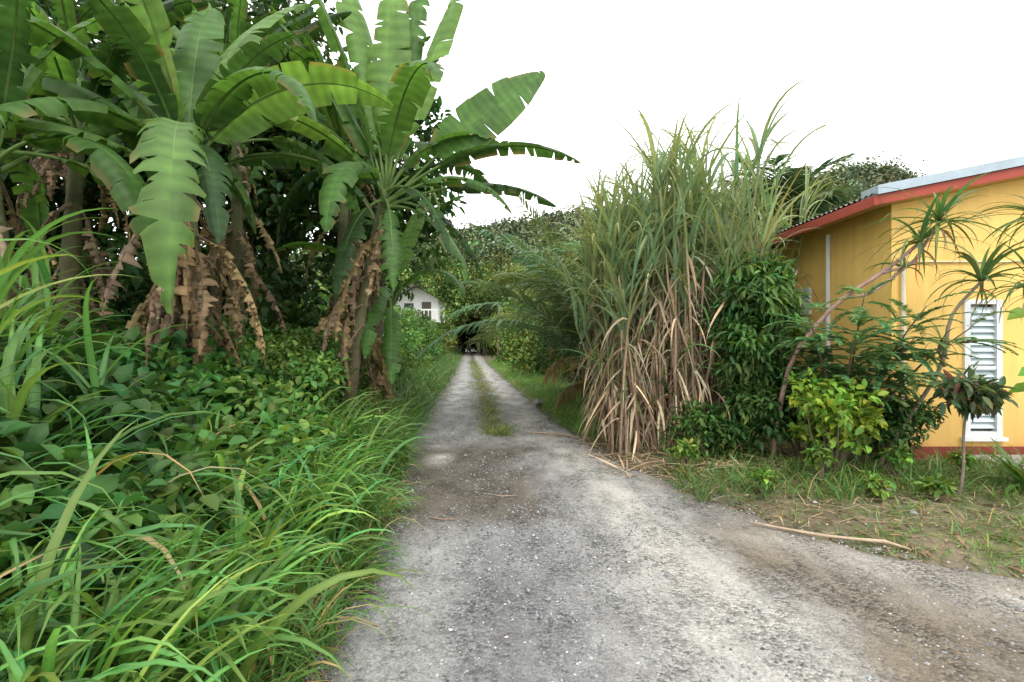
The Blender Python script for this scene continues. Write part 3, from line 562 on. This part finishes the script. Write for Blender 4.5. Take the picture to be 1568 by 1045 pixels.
for (x,y,h) in [(3.55,5.0,.24),(4.1,4.95,.2),(2.55,5.2,.22),(3.3,5.5,.45),(4.3,5.7,.4),(2.1,6.2,.35),(5.2,5.9,.3)]:
    shrub('seedling',(x,y),h,(.1,.1,h*.3),int(12+h*20),9,.06,.08,.04,[.12,.22,.04],4)
mb=MB();n=26;P=np.tile([[5.25,5.25,.05]],(n,1))+rng.normal(0,.04,(n,3))*[1,1,0]
ribbons(mb,P,U(0,6.28,n),R(1)*U(30,80,n),U(.35,.7,n),U(.05,.08,n),R(1)*U(30,90,n),6,varcol([.07,.14,.035],n,.2),'leaf');mb.obj('spider_lily',M_leaf)
mb=MB();tube(mb,[(5.9,5.5,.0),(5.8,5.5,1.),(5.6,5.5,1.9)],[.02,.015,.008],6,[.12,.16,.06],1)
P=np.array([[5.6,5.5,1.9],[5.66,5.5,1.65],[5.72,5.5,1.25],[5.76,5.5,1.1],[5.64,5.5,1.75],[5.74,5.5,1.]]);D=np.array([[-.9,-.2,-.1],[-.8,-.5,.2],[-.9,-.2,.05],[-.8,.4,-.1],[.8,-.4,.1],[.6,-.6,-.1]],float)
leaves(mb,P,D,np.tile([0,-.6,1.],(6,1)),.34,.2,varcol([.14,.3,.04],6,.1));mb.obj('broadleaf_sapling',[M_leaf,M_bark])
# ------------------------------------------------------------------ yellow house
H=empty('yellow_house');YW=np.array([.86,.57,.17]);RED=[.34,.055,.032];WH=[.72,.74,.74]
x0,x1,y0,y1=5.04,13.,6.8,14.5;xr=9.0;sl=.2;zr=lambda x:3.34+sl*(min(x,2*xr-x)-4.6)
mb=MB()
wx0,wx1,wz0,wz1=6.02,6.46,.36,2.12
def wallq(xa,xb,za,zb=None):
    mb.add([(xa,y0,za),(xb,y0,za),(xb,y0,zb if zb is not None else zr(xb)-.02),(xa,y0,zb if zb is not None else zr(xa)-.02)],YW,[(0,1,2,3)])
wallq(x0,wx0,0);wallq(wx0,wx1,0,wz0);wallq(wx0,wx1,wz1);wallq(wx1,xr,0);wallq(xr,x1,0)
for (a,b) in [((wx0,wz0),(wx0,wz1)),((wx1,wz1),(wx1,wz0)),((wx0,wz1),(wx1,wz1)),((wx1,wz0),(wx0,wz0))]:
    mb.add([(a[0],y0,a[1]),(b[0],y0,b[1]),(b[0],y0+.15,b[1]),(a[0],y0+.15,a[1])],YW*.9,[(0,1,2,3)])
mb.add([(x0,y1,0),(x0,y0,0),(x0,y0,zr(x0)-.02),(x0,y1,zr(x0)-.02)],YW,[(0,1,2,3)])
mb.add([(x1,y0,0),(x1,y1,0),(x1,y1,zr(x1)-.02),(x1,y0,zr(x1)-.02)],YW,[(0,1,2,3)])
mb.add([(x0,y1,0),(x1,y1,0),(x1,y1,3.3),(xr,y1,4.1),(x0,y1,3.3)],YW,[(0,4,3,1)],T=[(1,3,2)])
mb.obj('walls',M_wall,False,H)
mb=MB();mb.box((x0-.02,y0-.02,-.1),(x1+.02,y0-.002,.2),[.22,.04,.03]);mb.box((x0-.022,y0-.018,-.1),(x0-.002,y1,.198),[.22,.04,.03]);mb.obj('plinth',M_paint,False,H)
mb=MB();mb.box((wx0-.1,6.35,0),(wx1+.35,6.76,.1),[.4,.39,.36]);mb.obj('step',M_stone,False,H)
mb=MB();f=.045
for a,b in [((wx0-.03,y0-.03,wz0-.03),(wx0+f,y0+.05,wz1+.03)),((wx1-f,y0-.03,wz0-.03),(wx1+.03,y0+.05,wz1+.03)),((wx0+f,y0-.027,wz1-.03),(wx1-f,y0+.05,wz1+.03)),((wx0+f,y0-.027,wz0-.03),(wx1-f,y0+.05,wz0+.04)),((wx0+f,y0-.02,1.22),(wx1-f,y0+.04,1.27)),((wx0-.07,y0-.07,wz0-.08),(wx1+.07,y0-.003,wz0-.032))]: mb.box(a,b,WH)
mb.obj('window_frame',M_paint,False,H)
mb=MB()
for z in np.arange(wz0+.08,wz1-.08,.085):
    mb.add([(wx0+f,y0-.005,z),(wx1-f,y0-.005,z),(wx1-f,y0+.045,z+.083),(wx0+f,y0+.045,z+.083)],[.55,.65,.68],[(0,1,2,3)])
mb.add([(wx0,y0+.12,wz0),(wx1,y0+.12,wz0),(wx1,y0+.12,wz1),(wx0,y0+.12,wz1)],[.2,.23,.25],[(0,1,2,3)])
mb.obj('window_louvres',M_glass,False,H)
mb=MB();tube(mb,[(x0-.04,8.1,.1),(x0-.04,8.1,1.7),(x0-.04,8.1,3.28)],.035,10,WH);tube(mb,[(5.17,y0-.035,.1),(5.17,y0-.035,1.7),(5.17,y0-.035,2.72)],.028,10,[.75,.7,.55]);tube(mb,[(5.25,y0-.02,2.65),(8,y0-.02,2.65),(12.9,y0-.02,2.65)],.012,6,[.7,.62,.45])
mb.obj('pipes',M_paint,True,H)
mb=MB();mb.box((x0-.06,8.6,2.05),(x0-.003,9.15,2.5),WH)
for z in np.arange(2.1,2.46,.06): mb.box((x0-.075,8.65,z),(x0-.062,9.1,z+.035),[.6,.6,.58])
mb.obj('side_shutter',M_paint,False,H)
mb=MB();ex=4.58;yf=6.45;yb=14.9;n=330
for sg in (-1,1):
    xe=ex if sg<0 else 2*xr-ex
    yy=np.linspace(yf,yb,n);zz=.014*np.sin(yy*2*np.pi/.11);nx=5;xs=np.linspace(xr,xe,nx)
    V=np.stack([np.repeat(xs[None],n,0),np.repeat(yy[:,None],nx,1),(3.34+.13+sl*(np.minimum(xs,2*xr-xs)-4.6))[None]+zz[:,None]],-1)
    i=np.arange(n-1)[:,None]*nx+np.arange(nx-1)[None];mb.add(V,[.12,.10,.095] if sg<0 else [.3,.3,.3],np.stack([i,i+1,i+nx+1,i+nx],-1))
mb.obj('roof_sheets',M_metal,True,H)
mb=MB()
def rake(dz0,dz1,ya,yb_,c,m=0,xa=ex):
    for (xa_,xb_) in ((xa,xr),(xr,2*xr-xa)):
        za=3.34+sl*(min(xa_,2*xr-xa_)-4.6);zb=3.34+sl*(min(xb_,2*xr-xb_)-4.6)
        V=[(xa_,ya,za+dz0),(xb_,ya,zb+dz0),(xb_,yb_,zb+dz0),(xa_,yb_,za+dz0),(xa_,ya,za+dz1),(xb_,ya,zb+dz1),(xb_,yb_,zb+dz1),(xa_,yb_,za+dz1)]
        mb.add(V,c,[(0,3,2,1),(4,5,6,7),(0,1,5,4),(1,2,6,5),(2,3,7,6),(3,0,4,7)])
rake(-.02,.1,yf+.02,yf+.05,RED);mb.box((ex-.0,yf+.052,3.31),(ex+.025,yb-.1,3.44),RED)
mb.obj('fascia',M_paint,False,H)
mb=MB();rake(.105,.22,yf-.02,yf+.3,[.33,.40,.45],xa=ex+.02);mb.obj('rake_flashing',M_metal,False,H)
mb=MB();rake(-.018,-.005,yf+.06,yb-.05,[.5,.3,.09],xa=ex+.04);mb.obj('soffit',M_paint,False,H)
# ------------------------------------------------------------------ light, world, camera
w=bpy.data.worlds.new('World');scene.world=w;w.use_nodes=True;nt=w.node_tree;bg=nt.nodes['Background']
sky=nt.nodes.new('ShaderNodeTexSky');sky.sky_type='NISHITA';sky.sun_disc=False;sky.sun_elevation=R(52);sky.sun_rotation=R(200);sky.dust_density=3
tc=nt.nodes.new('ShaderNodeTexCoord');no=nt.nodes.new('ShaderNodeTexNoise');no.inputs['Scale'].default_value=2.;no.inputs['Detail'].default_value=5;nt.links.new(tc.outputs['Generated'],no.inputs['Vector'])
mr=nt.nodes.new('ShaderNodeMapRange');mr.inputs['To Min'].default_value=15;mr.inputs['To Max'].default_value=21;nt.links.new(no.outputs['Fac'],mr.inputs['Value'])
cl=nt.nodes.new('ShaderNodeCombineColor')
for k in range(3): nt.links.new(mr.outputs[0],cl.inputs[k])
mx=nt.nodes.new('ShaderNodeMix');mx.data_type='RGBA';mx.inputs['Factor'].default_value=.9
nt.links.new(sky.outputs[0],mx.inputs['A']);nt.links.new(cl.outputs[0],mx.inputs['B']);nt.links.new(mx.outputs['Result'],bg.inputs['Color']);bg.inputs['Strength'].default_value=.15
sd=bpy.data.lights.new('sun','SUN');sd.energy=1.5;sd.angle=R(12);sd.color=(1,.95,.86);so=bpy.data.objects.new('sun',sd);scene.collection.objects.link(so)
so.rotation_euler=(R(38),0,R(20))
cd=bpy.data.cameras.new('camera');co=bpy.data.objects.new('camera',cd);scene.collection.objects.link(co);co.location=(0,0,1.6);co.rotation_euler=(R(90),0,0)
cd.lens=18;cd.sensor_width=36;cd.clip_end=2000;cd.clip_start=.05;scene.camera=co
scene.view_settings.view_transform='Standard';scene.view_settings.look='None';scene.view_settings.exposure=0
